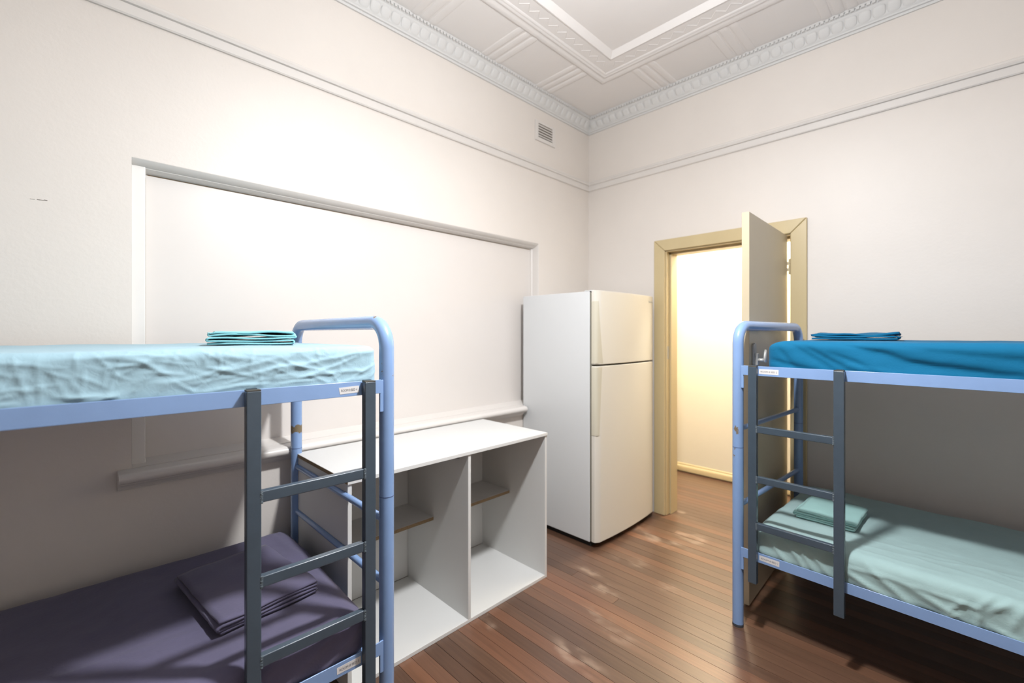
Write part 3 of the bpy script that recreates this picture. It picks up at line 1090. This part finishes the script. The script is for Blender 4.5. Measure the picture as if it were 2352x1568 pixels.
# ================================================================== FRIDGE
FY0, FY1, FX = -0.845, -0.080, 0.618
fr = tag(empty('fridge', (0.33, -0.46, 0)), 'white two-door fridge freezer standing in the corner beside the doorway', 'fridge')
def fbox(nm, m, x0, x1, y0, y1, z0, z1, **k):
    return box(nm, m, fr, x0 - .33, x1 - .33, y0 + .46, y1 + .46, z0, z1, **k)
fbox('body', 'fridge', 0.006, FX - .010, FY0, FY1, 0.034, 1.676, bevel=0.004)
fbox('gasket', 'gasket', FX - .012, FX + .004, FY0 + .006, FY1 - .006, 0.045, 1.668)
fbox('plinth', 'black', 0.03, FX - .012, FY0 + .02, FY1 - .02, 0.0, 0.036)
fbox('hinge_cover', 'fridge', FX - .05, FX + .02, FY0 + .0, FY0 + .03, 1.676, 1.682, bevel=0.002)


def fridge_door(name, z0, z1):
    """bowed door: flat back, front bulging along y, rounded vertical edges"""
    mb = MB()
    prof = []
    y0, y1 = FY0 + .46, FY1 + .46
    n = 28
    prof.append((FX + .004 - .33, y0))
    for k in range(n + 1):
        u = k / n
        yv = y0 + (y1 - y0) * u
        e = min(u, 1 - u) * (y1 - y0)
        rd = 0.016
        edge = 0 if e > rd else rd - math.sqrt(max(0, rd * rd - (rd - e) ** 2))
        prof.append((0.664 + 0.020 * (1 - (2 * u - 1) ** 2) - edge - .33, yv))
    prof.append((FX + .004 - .33, y1))
    mb.prism(prof, 2, z0, z1)
    o = mb.build(name, 'fdoor', fr, bevel=0.004, seg=3)
    return o


fd1 = fridge_door('freezer_door', 1.197, 1.680)
fd2 = fridge_door('fridge_door', 0.040, 1.186)


def grip(parent, zs, wide, narrow):
    """side grip: covers the door's left edge and tapers away on its front"""
    zwide, znarrow = zs
    y0 = FY0 + .46
    mb = MB()
    n = 10
    for k in range(n + 1):
        u = k / n
        z = zwide + (znarrow - zwide) * u
        wv = wide + (narrow - wide) * (u ** 0.8)
        pts = [(FX + .006 - .33, y0 - .0025), (0.646 - .33, y0 - .0025), (0.657 - .33, y0 + .004), (0.6655 - .33, y0 + .016)]
        yy_ = y0 + .016 + wv  # front taper in handle beige stands in for the scoop's shading
        uu = (yy_ - y0) / (FY1 - FY0)
        pts.append((0.664 + 0.020 * (1 - (2 * uu - 1) ** 2) - .33 + .0015, yy_))
        pts.append((0.655 - .33, yy_))
        pts.append((FX + .006 - .33, y0 + .01))
        for p in pts:
            mb.v.append((p[0], p[1], z))
    c = 7
    for k in range(n):
        for j in range(c):
            a, b = k * c + j, k * c + (j + 1) % c
            mb.f.append((a, b, b + c, a + c))
    mb.f += [tuple(range(c)), tuple(range(n * c + c - 1, n * c - 1, -1))]
    mb.build('handle', 'fhandle', parent, bevel=0.002)


grip(fd1, (1.203, 1.610), 0.050, 0.004)
grip(fd2, (1.180, 0.735), 0.040, 0.012)
bg = MB()
for k in range(9):
    yv = -0.180 + k * 0.0085
    uu = (yv - FY0) / (FY1 - FY0)
    xf = 0.664 + 0.020 * (1 - (2 * uu - 1) ** 2)
    bg.box(xf - .002 - .33, xf + .0012 - .33, yv + .46, yv + .46 + random.uniform(.004, .0068), 1.630, 1.630 + (0.014 if k == 0 else random.uniform(.008, .011)))
bg.build('badge', 'badge', fd1)

# ================================================================== OPEN CABINET
CX0, CX1, CY0, CY1, CH = 0.082, 0.642, -2.490, -1.308, 0.831
cb = tag(empty('cabinet', (0.36, -1.9, 0)), 'low white open-fronted cabinet with two compartments and half-depth shelves', 'cabinet')
def cbox(nm, m, x0, x1, y0, y1, z0, z1, parent=cb, **k):
    return box(nm, m, parent, x0 - .36, x1 - .36, y0 + 1.9, y1 + 1.9, z0, z1, **k)
T = 0.017
tp = cbox('top', 'white', CX0, CX1 + .004, CY0, CY1, CH - T, CH, bevel=0.0012)
cbox('edge_strip', 'raw', CX0 + .002, CX1 + .002, CY0 - .0008, CY0, CH - T + .001, CH - .0015, parent=tp)
cbox('side_panel', 'white', CX0, CX1 - .002, CY0 + .002, CY0 + .002 + T, 0, CH - T, bevel=0.0012)
cbox('side_panel', 'white', CX0, CX1 - .002, CY1 - T, CY1, 0, CH - T, bevel=0.0012)
PY = -1.880
cbox('partition', 'white', CX0 + .016, CX1 - .002, PY - T / 2, PY + T / 2, T, CH - T, bevel=0.0012)
cbox('bottom', 'white', CX0 + .016, CX1 - .002, CY0 + .02, CY1 - T, 0.0, T, bevel=0.0012)
cbox('back_panel', 'white', CX0 + .004, CX0 + .012, CY0 + .02, CY1 - T, T, CH - T)
for (a, b) in ((CY0 + .02, PY - T / 2), (PY + T / 2, CY1 - T)):
    sh = cbox('shelf', 'white', CX0 + .013, 0.352, a, b, 0.413, 0.431, bevel=0.001)
    cbox('edge_strip', 'raw', 0.352, 0.3526, a + .002, b - .002, 0.4135, 0.4305, parent=sh)
cbox('corner_bracket', 'clip', 0.545, 0.575, PY - T / 2 - .012, PY - T / 2, CH - T - .030, CH - T, bevel=0.002)
